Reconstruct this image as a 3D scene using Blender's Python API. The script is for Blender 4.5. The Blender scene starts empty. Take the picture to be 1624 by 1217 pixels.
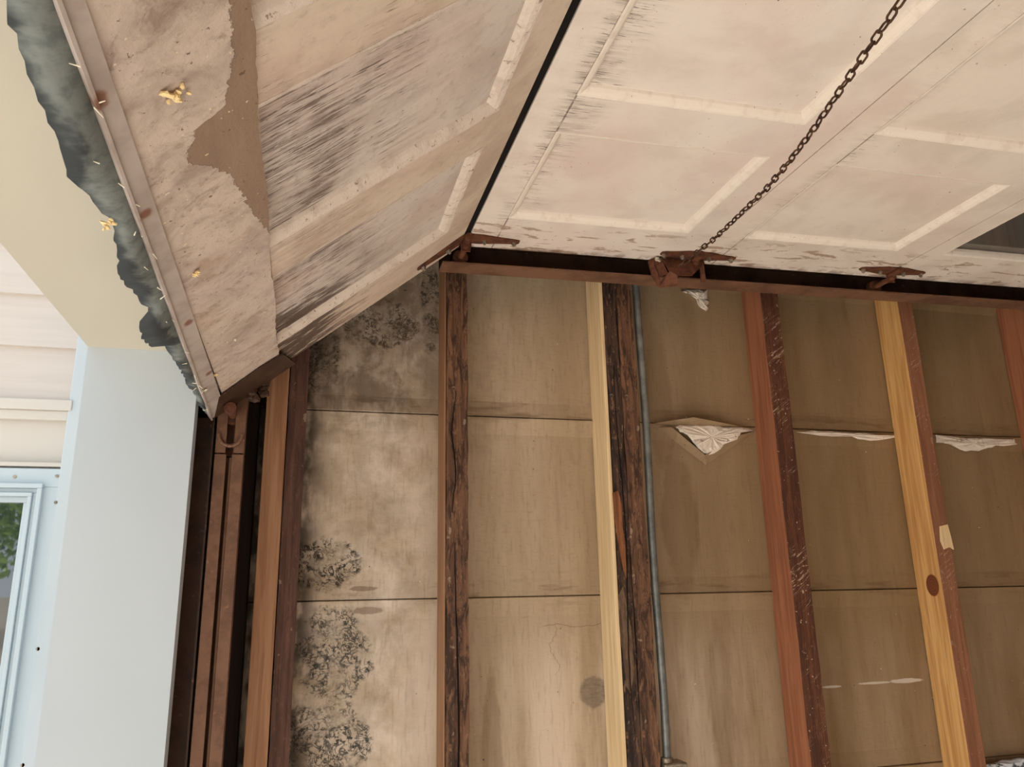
import bpy, math, random
from mathutils import Matrix, Vector
random.seed(7)
C = bpy.context.scene.collection
D = bpy.data
CH = 1.7                       # eye height above the garage floor

# ------------------------------------------------------------------ camera
F = 1235.0
R = ((0.96633642, -0.25659616, -0.01877069),
     (-0.04882868, -0.25454083, 0.96582852),
     (-0.25260579, -0.93239872, -0.25850133))
camd = D.cameras.new('camera')
camd.sensor_width = 36.0
camd.lens = F / 1624 * 36
camd.clip_start = 0.02
cam = D.objects.new('camera', camd)
C.objects.link(cam)
m3 = Matrix(R).transposed()
cam.matrix_world = Matrix.Translation((0, 0, CH)) @ m3.to_4x4()
bpy.context.scene.camera = cam

# ------------------------------------------------------------------ world, sun, exposure
w = D.worlds.new('sky')
bpy.context.scene.world = w
w.use_nodes = True
bg = w.node_tree.nodes['Background']
bg.inputs[0].default_value = (0.84, 0.92, 1.0, 1)
bg.inputs[1].default_value = 0.72
sd = D.lights.new('sun', 'SUN')
sd.energy = 9.0
sd.angle = math.radians(1.0)
sd.color = (1.0, 0.96, 0.91)
sun = D.objects.new('sun', sd)
C.objects.link(sun)
sun.rotation_euler = Vector((-0.76, 0.10, 0.64)).to_track_quat('Z', 'Y').to_euler()
vs = bpy.context.scene.view_settings
vs.view_transform = 'Standard'
vs.look = 'None'
vs.exposure = 0.88
bpy.context.scene.cycles.max_bounces = 14
bpy.context.scene.cycles.diffuse_bounces = 9
vs.gamma = 1.0

# ------------------------------------------------------------------ pixel helper (measuring only)
def ray(px, py):
    a = (px - 812, -(py - 608.5), -F)
    v = [sum(R[i][j] * a[i] for i in range(3)) for j in range(3)]
    return Vector((v[0] / v[1], 1.0, v[2] / v[1]))
def onY(px, py, Y):
    p = ray(px, py) * Y
    return Vector((p.x, p.y, p.z + CH))

# ------------------------------------------------------------------ tagging
def tag(o, label=None, cat=None, group=None, kind=None):
    if label: o['label'] = label
    if cat: o['category'] = cat
    if group: o['group'] = group
    if kind: o['kind'] = kind
    return o
def empty(name, loc, label, cat, group=None):
    o = D.objects.new(name, None)
    C.objects.link(o)
    o.location = loc
    o.empty_display_size = 0.05
    return tag(o, label, cat, group)

# ------------------------------------------------------------------ mesh builder (world coordinates in, one object out)
class MB:
    def __init__(s): s.v = []; s.f = []; s.uv = []
    def add(s, vs_, fs, uvs=None):
        b = len(s.v)
        s.v += [Vector(p) for p in vs_]
        s.f += [[b + i for i in f] for f in fs]
        s.uv += list(uvs) if uvs else [None] * len(vs_)
        return s
    def box(s, a, b):
        x0, y0, z0 = a; x1, y1, z1 = b
        return s.hexa([(x0,y0,z0),(x1,y0,z0),(x1,y1,z0),(x0,y1,z0),(x0,y0,z1),(x1,y0,z1),(x1,y1,z1),(x0,y1,z1)])
    def hexa(s, p, uvs=None):
        return s.add(p, [(0,3,2,1),(4,5,6,7),(0,1,5,4),(1,2,6,5),(2,3,7,6),(3,0,4,7)], uvs)
    def tube(s, a, b, r, n=12, r2=None, cap=True):
        a = Vector(a); b = Vector(b); d = (b - a).normalized()
        u = d.orthogonal().normalized(); w_ = d.cross(u)
        r2 = r if r2 is None else r2
        vs_ = [a + (u*math.cos(t)+w_*math.sin(t))*r for t in [2*math.pi*i/n for i in range(n)]]
        vs_ += [b + (u*math.cos(t)+w_*math.sin(t))*r2 for t in [2*math.pi*i/n for i in range(n)]]
        fs = [(i, (i+1) % n, n+(i+1) % n, n+i) for i in range(n)]
        if cap: fs += [tuple(reversed(range(n))), tuple(range(n, 2*n))]
        return s.add(vs_, fs)
    def poly(s, pts, nrm, th):
        """flat plate: polygon pts thickened by th along nrm"""
        n = len(pts); nrm = Vector(nrm).normalized() * th
        vs_ = [Vector(p) for p in pts] + [Vector(p) + nrm for p in pts]
        fs = [tuple(range(n)), tuple(reversed(range(n, 2*n)))] + [(i, n+i, n+(i+1) % n, (i+1) % n) for i in range(n)]
        return s.add(vs_, fs)
    def lump(s, c, r, seed=0, sub=2, jit=0.25):
        import bmesh
        bm = bmesh.new(); bmesh.ops.create_icosphere(bm, subdivisions=sub, radius=1)
        rn = random.Random(seed)
        ix = {v: i for i, v in enumerate(bm.verts)}
        vs_ = [Vector((v.co.x*r[0], v.co.y*r[1], v.co.z*r[2])) * (1 + rn.uniform(-jit, jit)) + Vector(c) for v in bm.verts]
        fs = [tuple(ix[v] for v in f.verts) for f in bm.faces]
        bm.free()
        return s.add(vs_, fs)
    def build(s, name, mat, parent=None, smooth=False, bevel=0, loc=None, mats=None):
        me = D.meshes.new(name)
        if parent is not None:
            off = Vector((0, 0, 0)); p = parent
            while p is not None: off += Vector(p.location); p = p.parent
            rel = Vector((0, 0, 0))
        else:
            off = Vector((0, 0, 0)); rel = Vector(loc) if loc else Vector((0, 0, 0))
        me.from_pydata([v - off - rel for v in s.v], [], s.f)
        if any(u is not None for u in s.uv):
            ul = me.uv_layers.new(name='uv')
            for lp in me.loops:
                q = s.uv[lp.vertex_index]
                ul.data[lp.index].uv = q if q else (0, 0)
        me.materials.append(mat)
        if smooth:
            for p in me.polygons: p.use_smooth = True
        import bmesh
        bm = bmesh.new(); bm.from_mesh(me)
        bmesh.ops.recalc_face_normals(bm, faces=bm.faces); bm.to_mesh(me); bm.free()
        o = D.objects.new(name, me); C.objects.link(o)
        o.location = rel
        if parent is not None: o.parent = parent
        if bevel:
            b = o.modifiers.new('bevel', 'BEVEL'); b.width = bevel; b.segments = 2; b.limit_method = 'ANGLE'
        return o

# ------------------------------------------------------------------ node expressions
class X:
    def __init__(s, nt, sock): s.nt = nt; s.s = sock
    def _m(s, op, *a):
        n = s.nt.nodes.new('ShaderNodeMath'); n.operation = op
        for i, q in enumerate((s,) + a):
            if isinstance(q, X): s.nt.links.new(q.s, n.inputs[i])
            else: n.inputs[i].default_value = float(q)
        return X(s.nt, n.outputs[0])
    def __add__(s, o): return s._m('ADD', o)
    __radd__ = __add__
    def __sub__(s, o): return s._m('SUBTRACT', o)
    def __rsub__(s, o): return (s * -1) + o
    def __mul__(s, o): return s._m('MULTIPLY', o)
    __rmul__ = __mul__
    def __truediv__(s, o): return s._m('DIVIDE', o)
    def pw(s, o): return s._m('POWER', o)
    def abs(s): return s._m('ABSOLUTE')
    def mx(s, o): return s._m('MAXIMUM', o)
    def mn(s, o): return s._m('MINIMUM', o)
    def ss(s, a, b):
        """0 at a, 1 at b, smooth"""
        n = s.nt.nodes.new('ShaderNodeMapRange'); n.interpolation_type = 'SMOOTHSTEP'
        s.nt.links.new(s.s, n.inputs[0])
        if a <= b:
            n.inputs[1].default_value = a; n.inputs[2].default_value = b
            n.inputs[3].default_value = 0; n.inputs[4].default_value = 1
        else:
            n.inputs[1].default_value = b; n.inputs[2].default_value = a
            n.inputs[3].default_value = 1; n.inputs[4].default_value = 0
        return X(s.nt, n.outputs[0])
class M:
    def __init__(s, name, rough=0.8, metal=0.0):
        s.m = D.materials.new(name); s.m.use_nodes = True
        s.nt = s.m.node_tree; s.b = s.nt.nodes['Principled BSDF']
        s.b.inputs['Roughness'].default_value = rough
        s.b.inputs['Metallic'].default_value = metal
        s.b.inputs['Specular IOR Level'].default_value = 0.3
    def coords(s, kind='world'):
        sep = s.nt.nodes.new('ShaderNodeSeparateXYZ')
        if kind == 'world':
            g = s.nt.nodes.new('ShaderNodeNewGeometry'); s.nt.links.new(g.outputs['Position'], sep.inputs[0])
        elif kind == 'uv':
            g = s.nt.nodes.new('ShaderNodeUVMap'); g.uv_map = 'uv'; s.nt.links.new(g.outputs[0], sep.inputs[0])
        else:
            g = s.nt.nodes.new('ShaderNodeTexCoord'); s.nt.links.new(g.outputs['Object'], sep.inputs[0])
        return [X(s.nt, sep.outputs[i]) for i in range(3)]
    def vec(s, x, y, z=0.0):
        n = s.nt.nodes.new('ShaderNodeCombineXYZ')
        for i, q in enumerate((x, y, z)):
            if isinstance(q, X): s.nt.links.new(q.s, n.inputs[i])
            else: n.inputs[i].default_value = q
        return n.outputs[0]
    def noise(s, v, scale=1.0, detail=4, rough=0.55, dist=0.0):
        n = s.nt.nodes.new('ShaderNodeTexNoise')
        s.nt.links.new(v, n.inputs['Vector'])
        n.inputs['Scale'].default_value = scale; n.inputs['Detail'].default_value = detail
        n.inputs['Roughness'].default_value = rough; n.inputs['Distortion'].default_value = dist
        return X(s.nt, n.outputs[0])
    def voro(s, v, scale=1.0, feature='F1'):
        n = s.nt.nodes.new('ShaderNodeTexVoronoi'); n.feature = feature
        s.nt.links.new(v, n.inputs['Vector']); n.inputs['Scale'].default_value = scale
        return X(s.nt, n.outputs['Distance'])
    def mix(s, f, a, b):
        n = s.nt.nodes.new('ShaderNodeMix'); n.data_type = 'RGBA'
        if isinstance(f, X): s.nt.links.new(f.s, n.inputs[0])
        else: n.inputs[0].default_value = f
        for i, q in ((6, a), (7, b)):
            if isinstance(q, tuple): n.inputs[i].default_value = (*q, 1)
            else: s.nt.links.new(q, n.inputs[i])
        return n.outputs[2]
    def curve(s, x, pts, lo, hi):
        """piecewise curve of x through pts [(x, y)], y in 0..1, x mapped lo..hi"""
        n = s.nt.nodes.new('ShaderNodeFloatCurve'); c = n.mapping.curves[0]
        t = (x - lo) / (hi - lo); s.nt.links.new(t.s, n.inputs['Value'])
        pts = [((a - lo) / (hi - lo), b) for a, b in pts]
        c.points[0].location = pts[0]; c.points[1].location = pts[-1]
        for p in pts[1:-1]: c.points.new(*p)
        for p in c.points: p.handle_type = 'VECTOR'
        n.mapping.update()
        return X(s.nt, n.outputs[0])
    def color(s, c):
        if isinstance(c, tuple): s.b.inputs['Base Color'].default_value = (*c, 1)
        else: s.nt.links.new(c, s.b.inputs['Base Color'])
        return s
    def bump(s, h, dist=0.002, strength=0.6):
        n = s.nt.nodes.new('ShaderNodeBump'); n.inputs['Strength'].default_value = strength
        n.inputs['Distance'].default_value = dist
        s.nt.links.new(h.s, n.inputs['Height']); s.nt.links.new(n.outputs[0], s.b.inputs['Normal'])
        return s
def rgb(r, g, b):
    f = lambda c: (c/255/12.92) if c/255 <= 0.04045 else ((c/255+0.055)/1.055)**2.4
    return (f(r), f(g), f(b))

# ------------------------------------------------------------------ materials
def paint(name, s_lo, s_hi, clean=rgb(226,214,198), dirty=rgb(196,178,160), grey=rgb(120,104,92), amt=1.0, far_peel=True, blotch=0.35, rail=False, cracks=True, cut=None, seam=None):
    """old painted wood. uv = (metres along the section, metres across the door)"""
    m = M(name, 0.65)
    u, v, _ = m.coords('uv')
    P = m.vec(u, v)
    big = m.noise(P, 7, 5, 0.6, 0.4)
    c = m.mix(big.ss(0.40, 0.66), clean, dirty)
    pk = m.noise(m.vec(u + 3.1, v), 4, 3)
    c = m.mix(pk.ss(0.45, 0.7) * 0.35, c, rgb(214, 186, 176))
    fine = m.noise(P, 60, 4, 0.65)
    c = m.mix(fine.ss(0.5, 0.8) * blotch, c, grey)
    # grain cracks running along the section
    near = u.ss(s_lo, s_hi)
    if cut: near = near * (u.ss(cut[0], cut[1]) * 0.9 + 0.1)
    g1 = m.noise(m.vec(u * 7 , v * 95), 1.0, 4, 0.6, 0.3)
    g2 = m.noise(m.vec(u * 24, v * 440, 3.3), 1.0, 4, 0.65, 0.5)
    patch = m.noise(m.vec(u * 2 + 9.7, v), 6, 3)
    k = near * patch.ss(0.30, 0.62)
    soft = (g1.ss(0.40, 0.64) * k * 0.85 * amt)
    c = m.mix(soft, c, rgb(142, 124, 114))
    crack = (g2 + k * 0.17 * amt).ss(0.66, 0.72) * (k.ss(0.05, 0.35))
    if seam:
        sl_ = (u - seam).abs().ss(0.0022, 0.0006) * m.noise(m.vec(u * 3, v * 30), 1.0, 3).ss(0.3, 0.5)
        c = m.mix(sl_ * 0.75, c, rgb(92, 70, 58))
    if cracks: c = m.mix(crack * 0.8, c, rgb(92, 76, 68))
    flk = m.noise(m.vec(u * 40, v * 200, 8.0), 1.0, 3).ss(0.66, 0.70) * k
    c = m.mix(flk * 0.9, c, rgb(236, 222, 206))
    # specks
    if not far_peel:
        rt = u.ss(0.16, 0.40) * v.ss(1.10, 1.34)
        rn_ = m.noise(m.vec(u * 12, v * 70, 6.0), 1.0, 5, 0.7, 0.4)
        c = m.mix((rn_ + rt * 0.22).ss(0.60, 0.68) * rt.pw(0.6) * 0.95, c, rgb(84, 68, 58))
    sp = m.noise(m.vec(u * 1.2, v, 5.0), 130, 2, 0.5).ss(0.695, 0.73)
    spz = m.noise(m.vec(u, v, 2.0), 9, 2).ss(0.50, 0.62)
    c = m.mix(sp * spz * 0.85, c, rgb(66, 48, 40))
    if far_peel:
        e = v.ss(1.34, 1.40)
        pe = m.noise(m.vec(u * 11, v * 42, 1.0), 1.0, 5, 0.65, 0.5)
        ms = pe.ss(0.565, 0.60) * e
        c = m.mix(ms * 0.9, c, m.mix(m.noise(P, 180, 2), rgb(140, 112, 92), rgb(176, 156, 134)))
        e2 = v.ss(1.465, 1.492) * m.noise(m.vec(u * 30, v * 30), 1.0, 3).ss(0.4, 0.6)
        c = m.mix(e2 * 0.6, c, rgb(96, 70, 56))
    h = g1 * 0.5 * k + fine * 0.35 - crack * 1.5
    m.color(c).bump(h, 0.003, 0.5)
    return m.m
MP_A = paint('weathered_section_paint', 0.12, 0.40, rgb(210,200,191), rgb(190,177,167), rgb(132,120,113), 0.95, False, 0.5)
MP_Aframe = paint('bottom_section_frame_paint', 0.15, 0.46, rgb(212,196,178), rgb(190,170,152), rgb(130,112,100), 0.55, False, 0.35)
MP_B = paint('section_paint', 0.455, 0.37, rgb(223,213,203), rgb(211,199,189), rgb(170,150,140), 0.62, True, 0.10, cut=(0.335, 0.366), seam=0.3655)
MP_C = paint('clean_section_paint', 0.94, 0.87, rgb(222,211,199), rgb(209,197,184), rgb(170,150,140), 0.4, True, 0.10, cut=(0.86, 0.888), seam=0.8895)

def rail_paint():
    """wide bottom rail: cream pink, mouldy mottling, worn bare patch with a ragged outline"""
    m = M('worn_bottom_rail_paint', 0.7)
    u, v, _ = m.coords('uv'); P = m.vec(u, v)
    a = m.noise(P, 14, 5, 0.65, 0.6); b = m.noise(P, 5, 4, 0.6)
    c = m.mix(a.ss(0.4, 0.68), rgb(200, 184, 170), rgb(164, 148, 136))
    c = m.mix(b.ss(0.45, 0.65) * 0.5, c, rgb(204, 186, 180))
    tan = m.noise(m.vec(u + 5, v), 10, 4, 0.6).ss(0.55, 0.7)
    c = m.mix(tan * 0.5, c, rgb(168, 138, 108))
    f = m.noise(P, 70, 4, 0.7)
    c = m.mix(f.ss(0.54, 0.75) * 0.55, c, rgb(120, 104, 92))
    d2 = m.noise(m.vec(u, v * 1.4, 11), 26, 6, 0.75, 0.8)
    c = m.mix(d2.ss(0.54, 0.66) * 0.6, c, rgb(138, 118, 104))
    c = m.mix(b.ss(0.56, 0.7) * d2.ss(0.45, 0.6) * 0.6, c, rgb(110, 98, 92))
    edge = m.curve(v, [(0.40, 0.30), (0.50, 0.22), (0.556, 0.26), (0.610, 0.36), (0.622, 0.68), (0.661, 0.82), (0.685, 0.62), (0.72, 0.42), (0.80, 0.27), (0.867, 0.12), (0.90, 0.0), (1.2, 0.0)], 0.40, 1.2)
    lim = edge * 0.1 + 0.452
    rag = (m.noise(P, 75, 4, 0.7) - 0.5) * 0.022
    bare = (lim + rag - u).ss(-0.0008, 0.0008) * v.ss(0.92, 0.88)
    wood = m.mix(m.noise(m.vec(u * 60, v * 8), 1, 4), rgb(128, 106, 88), rgb(158, 134, 116))
    c = m.mix(bare, c, wood)
    spk = m.noise(m.vec(u, v, 4), 120, 3, 0.6).ss(0.66, 0.70)
    c = m.mix(spk * 0.8, c, rgb(92, 74, 62))
    fl = m.noise(m.vec(u, v, 7), 110, 2, 0.6).ss(0.70, 0.73)
    c = m.mix(fl * 0.8, c, rgb(236, 216, 186))
    m.color(c).bump(f * 0.6 + a * 0.5 - bare * 0.6, 0.003, 0.6)
    return m.m
M_RAIL = rail_paint()

def mould_paint():
    m = M('flaking_moulding_paint', 0.6)
    u, v, _ = m.coords('uv'); P = m.vec(u, v)
    a = m.noise(P, 40, 4, 0.6)
    c = m.mix(a.ss(0.5, 0.66) * 0.6, rgb(231, 221, 208), rgb(214, 200, 186))
    b = m.noise(P, 110, 3, 0.6)
    c = m.mix(b.ss(0.68, 0.73) * 0.7, c, rgb(120, 98, 80))
    m.color(c).bump(b, 0.001, 0.5)
    return m.m
M_MOULD = mould_paint()
def mould_paint_old():
    m = M('crumbling_moulding_paint', 0.75)
    u, v, _ = m.coords('uv'); P = m.vec(u, v)
    a = m.noise(P, 30, 5, 0.7, 0.5)
    c = m.mix(a.ss(0.46, 0.72) * 0.6, rgb(214, 201, 188), rgb(180, 162, 150))
    b = m.noise(P, 90, 4, 0.7)
    c = m.mix(b.ss(0.60, 0.66) * 0.7, c, rgb(118, 98, 84))
    m.color(c).bump(a * .7 + b, 0.0025, 0.7)
    return m.m
M_MOULD_OLD = mould_paint_old()

def wall_mat():
    m = M('brown_paper_faced_board', 0.85)
    x, y, z = m.coords('world'); z = z - CH
    P = m.vec(x, z)
    v1 = m.noise(m.vec(x * 9, z * 1.1), 1, 4, 0.6)
    v2 = m.noise(m.vec(x * 2.6, z * 1.3, 4), 1, 4, 0.6)
    daylight_fade = x.ss(0.22, 1.20)  # daylight falling off to the right, painted into the board colour
    c = m.mix(v1.ss(0.35, 0.68) * 0.7, m.mix(daylight_fade, rgb(194, 175, 150), rgb(144, 119, 86)), m.mix(daylight_fade, rgb(168, 147, 118), rgb(122, 98, 66)))
    c = m.mix(v2.ss(0.45, 0.7) * 0.4, c, rgb(164, 140, 116))
    # brown drips
    dr = m.noise(m.vec(x * 26, z * 1.6, 2), 1, 3, 0.6).ss(0.60, 0.74)
    c = m.mix(dr * 0.35, c, rgb(104, 74, 48))
    fib = m.noise(m.vec(x * 60, z * 160, 1), 1, 3, 0.7)
    c = m.mix(fib.ss(0.5, 0.75) * 0.22, c, rgb(110, 84, 56))
    # bay next to the door: pale weathering and grime, plus painted-in daylight
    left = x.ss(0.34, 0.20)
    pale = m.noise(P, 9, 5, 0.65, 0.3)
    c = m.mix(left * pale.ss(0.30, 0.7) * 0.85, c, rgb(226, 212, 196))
    grime = m.noise(m.vec(x * 1.3, z, 6), 11, 5, 0.65, 0.4)
    top = z.ss(0.30, 0.45)
    c = m.mix(left * grime.ss(0.40, 0.60) * (top * 0.5 + 0.25), c, rgb(104, 88, 72))
    c = m.mix(x.ss(0.34, 0.29) * top * 0.4, c, rgb(110, 94, 78))
    low = z.ss(-0.02, -0.2) * (x.ss(1.15, 0.75) * 0.85 + 0.15)  # painted light: wall paler towards the bottom, mostly in the left bays
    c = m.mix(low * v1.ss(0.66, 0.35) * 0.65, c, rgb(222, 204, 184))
    # black mould
    def blob(cx, cz, rx, rz, wob=0.9, sc=20):
        n1 = (m.noise(m.vec(x, z, cx * 7), sc, 5, 0.7) - 0.5) * wob * 2
        dx = (x - cx) / rx; dz = (z - cz) / rz
        return ((dx * dx + dz * dz).pw(0.5) + n1).ss(1.0, 0.75)
    curl = m.noise(m.vec(x, z, 9), 42, 4, 0.6, 1.2)
    lines = ((curl - 0.5).abs()).ss(0.055, 0.01)
    dots = m.noise(m.vec(x, z, 3), 85, 4, 0.7).ss(0.50, 0.60)
    tex = (lines * 0.9).mx(dots)
    clump = m.noise(m.vec(x, z, 15), 17, 4, 0.7, 0.5).ss(0.36, 0.54)
    tex = tex * (clump * 0.85 + 0.15)
    b1 = blob(0.035, 0.062, 0.10, 0.055, 0.8, 14)
    c = m.mix(b1 * (tex * 0.95 + 0.12), c, rgb(46, 42, 38))
    b2 = blob(0.075, -0.12, 0.085, 0.10, 0.9, 13) .mx(blob(0.045, -0.31, 0.11, 0.13, 0.9, 13))
    c = m.mix(b2 * (tex * 0.85 + 0.14), c, rgb(64, 64, 60))
    b3 = blob(0.14, 0.60, 0.10, 0.07, 0.9).mx(blob(0.265, 0.66, 0.025, 0.14, 0.6)).mx(blob(0.02, 0.52, 0.05, 0.12, 0.8))
    c = m.mix(b3 * (tex * 0.7 + 0.2), c, rgb(50, 42, 36))
    # dark patchy tone, stronger towards the corner stud
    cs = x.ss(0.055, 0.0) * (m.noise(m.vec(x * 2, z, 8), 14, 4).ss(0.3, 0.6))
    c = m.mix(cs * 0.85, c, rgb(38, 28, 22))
    # chalky tide mark in the second bay
    tide = blob(0.38, 0.50, 0.095, 0.27, 0.25, 9)
    tin = blob(0.375, 0.51, 0.085, 0.25, 0.25, 9)
    c = m.mix((tide - tin).mx(0) * 0.35, c, rgb(196, 180, 160))
    c = m.mix(tin * m.noise(P, 24, 5, .7).ss(0.45, 0.65) * 0.45, c, rgb(160, 140, 122))
    # fine vertical weave, blotches beside the joints, hairline crack
    wv = m.noise(m.vec(x * 150, z * 18, 5), 1, 3, 0.6)
    c = m.mix(wv.ss(0.5, 0.72) * 0.22, c, rgb(104, 84, 62))
    for zj in (0.387, -0.010):
        jn = (z - (zj + 0.012)).abs().ss(0.05, 0.0) * m.noise(m.vec(x * 6, z * 45, 2), 1, 4, 0.65).ss(0.5, 0.64)
        c = m.mix(jn * 0.45, c, rgb(98, 72, 50))
    bl = blob(0.13, 0.012, 0.035, 0.006, 0.6, 40).mx(blob(0.145, -0.032, 0.035, 0.008, 0.6, 40))
    c = m.mix(bl * 0.55, c, rgb(104, 76, 58))
    hx = (z + 0.073 + (m.noise(m.vec(x, 0.0, 3), 14, 4, 0.6) - 0.5) * 0.03).abs().ss(0.0012, 0.0003) * x.ss(0.50, 0.53)
    hx2 = (x - 0.545 + (m.noise(m.vec(0.0, z, 3), 14, 4, 0.6) - 0.5) * 0.10).abs().ss(0.0012, 0.0003) * z.ss(-0.20, -0.15) * z.ss(-0.06, -0.08)
    c = m.mix(hx.mx(hx2) * x.ss(0.66, 0.65) * 0.5, c, rgb(96, 72, 54))
    # round grey spot and hairline crack
    sp = blob(0.628, -0.213, 0.037, 0.035, 0.30, 30)
    c = m.mix(sp * (fib * 0.9 + 0.15), c, rgb(98, 86, 78))
    # darker stain trails in the bays to the right
    for cx, cz, rx, rz, a in ((0.86, 0.15, 0.05, 0.2, 0.35), (0.83, 0.45, 0.04, 0.2, 0.25), (0.93, -0.25, 0.03, 0.2, 0.25), (0.40, -0.35, 0.025, 0.2, 0.3)):
        c = m.mix(blob(cx, cz, rx, rz, 0.5, 8) * a, c, rgb(100, 72, 46))
    # white flecks and a scraped chalk mark
    fl = m.noise(m.vec(x, z, 12), 95, 2, 0.5).ss(0.755, 0.775) * m.noise(P, 6, 2).ss(0.45, 0.6)
    c = m.mix(fl * 0.9, c, rgb(230, 220, 200))
    dk = m.noise(m.vec(x, z, 22), 80, 2, 0.5).ss(0.75, 0.775)
    c = m.mix(dk * 0.7, c, rgb(52, 38, 26))
    ch = blob(1.43, -0.225, 0.05, 0.006, 0.35, 40).mx(blob(1.34, -0.226, 0.05, 0.003, 0.4, 60)).mx(blob(1.22, -0.229, 0.03, 0.003, 0.4, 60))
    c = m.mix(ch * 0.8, c, rgb(206, 196, 182))
    m.color(c).bump(fib * 0.5 + v1 * 0.3 + b2 * tex * 0.4, 0.0015, 0.5)
    return m.m
M_WALL = wall_mat()

def wood(name, a, b, dark=rgb(50, 32, 22), knots=0.0, rot=0.0, pale=0.0, rough=0.7, scratch=0.0):
    m = M(name, rough)
    x, y, z = m.coords('object')
    g = m.noise(m.vec(x * 70, y * 70, z * 3.2), 1, 5, 0.6, 0.6)
    g2 = m.noise(m.vec(x * 190, y * 190, z * 6), 1, 3, 0.6)
    c = m.mix(g.ss(0.35, 0.65), a, b)
    c = m.mix(g2.ss(0.52, 0.72) * 0.4, c, dark)
    if knots:
        k = m.voro(m.vec(x * 8, y * 8, z * 2.4 + 0.6), 1.0)
        c = m.mix((k + g * 0.1).ss(0.24, 0.13) * knots, c, dark)
    if rot:
        r = m.noise(m.vec(x * 60, y * 60, z * 13), 1, 7, 0.75, 0.9)
        c = m.mix(r.ss(0.46, 0.58) * rot, c, dark)
        r2 = m.noise(m.vec(x * 110, y * 110, z * 45), 1, 4, 0.7)
        c = m.mix(r2.ss(0.57, 0.64) * rot * 0.7, c, rgb(150, 112, 84))
    else:
        r = g
    if pale:
        p = m.noise(m.vec(x * 40, y * 40, z * 40), 1, 3).ss(0.66, 0.70)
        c = m.mix(p * pale, c, rgb(206, 186, 160))
    if scratch:
        q = m.noise(m.vec(x * 7 + z * 9, y * 5, z * 95 - x * 75), 1, 2, 0.5)
        c = m.mix((q - 0.56).abs().ss(0.010, 0.003) * scratch * m.noise(m.vec(x, y, z), 7, 2).ss(0.42, 0.6), c, rgb(206, 178, 150))
        p = m.noise(m.vec(x * 130, y * 130, z * 130), 1, 2).ss(0.70, 0.73)
        c = m.mix(p * scratch, c, rgb(210, 184, 156))
    m.color(c).bump(g + g2 * 0.6 + r * (1.6 if rot else 0), 0.003 if rot else 0.0012, 0.8)
    return m.m
W_OLD = wood('rotten_brown_wood', rgb(130, 94, 70), rgb(92, 64, 48), rgb(44, 30, 24), rot=0.8, pale=0.35)
W_OLDDARK = wood('charred_dark_wood', rgb(92, 68, 54), rgb(64, 46, 38), rgb(30, 22, 18), rot=0.85, pale=0.3)
W_REDDARK = wood('dark_red_brown_wood', rgb(104, 72, 60), rgb(78, 52, 44), rgb(44, 30, 26), rot=0.25, pale=0.3)
W_ORANGE = wood('orange_brown_wood', rgb(172, 130, 98), rgb(148, 106, 76), rgb(108, 72, 50), knots=0.5)
W_RED = wood('red_cedar_wood', rgb(166, 108, 76), rgb(142, 88, 62), rgb(108, 64, 44))
W_SCRATCH = wood('scratched_brown_wood', rgb(108, 66, 44), rgb(80, 46, 32), rgb(46, 28, 20), rot=0.3, scratch=0.9)
W_PINE = wood('yellow_pine_wood', rgb(222, 176, 112), rgb(194, 142, 84), rgb(140, 96, 56), knots=0.55)
W_NEW = wood('new_pale_wood', rgb(236, 210, 168), rgb(220, 190, 142), rgb(176, 140, 98), knots=0.0)
W_PINEFACE = wood('reddish_scraped_wood', rgb(152, 104, 76), rgb(128, 84, 60), rgb(88, 56, 42), pale=0.2, scratch=0.4)
W_DARKROOF = wood('dark_roof_boards', rgb(96, 70, 50), rgb(74, 54, 40), rgb(40, 28, 20))
W_BLACK = wood('shade_dark_wood', rgb(44, 28, 22), rgb(32, 20, 16), rgb(18, 12, 10))  # near-black tone, shade put into the wood colour

W_SPLINT = wood('torn_orange_wood', rgb(160, 104, 66), rgb(120, 70, 44), rgb(50, 30, 20), rot=0.3)
W_PALESPL = wood('torn_grey_wood', rgb(134, 108, 86), rgb(104, 80, 62), rgb(46, 32, 24), rot=0.5)
def metal(name, a, b, rough=0.6, metalness=0.3, sc=30):
    m = M(name, rough, metalness)
    x, y, z = m.coords('world')
    n = m.noise(m.vec(x, y, z), sc, 5, 0.7)
    n2 = m.noise(m.vec(x, y, z), sc * 5, 3, 0.7)
    c = m.mix(n.ss(0.4, 0.65), a, b)
    c = m.mix(n2.ss(0.64, 0.72) * 0.4, c, rgb(170, 130, 104))
    m.color(c).bump(n2, 0.0008, 0.5)
    return m.m
T_BROWN = metal('brown_painted_steel', rgb(124, 90, 70), rgb(98, 70, 54), 0.5, 0.15, 14)
T_BROWND = metal('dark_brown_steel', rgb(78, 56, 44), rgb(56, 40, 32), 0.45, 0.2, 14)
T_RUST = metal('rusty_steel', rgb(106, 64, 44), rgb(74, 46, 34), 0.75, 0.1, 45)
T_CHAIN = metal('tarnished_chain_steel', rgb(96, 70, 52), rgb(56, 40, 32), 0.5, 0.5, 60)
T_ZINC = metal('dull_zinc', rgb(176, 164, 146), rgb(126, 112, 96), 0.45, 0.6, 90)
T_CONDUIT = metal('grey_conduit_steel', rgb(136, 138, 134), rgb(108, 110, 107), 0.4, 0.5, 20)
T_STRIP = metal('grey_strip', rgb(150, 132, 122), rgb(138, 120, 110), 0.6, 0.05, 30)
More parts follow.
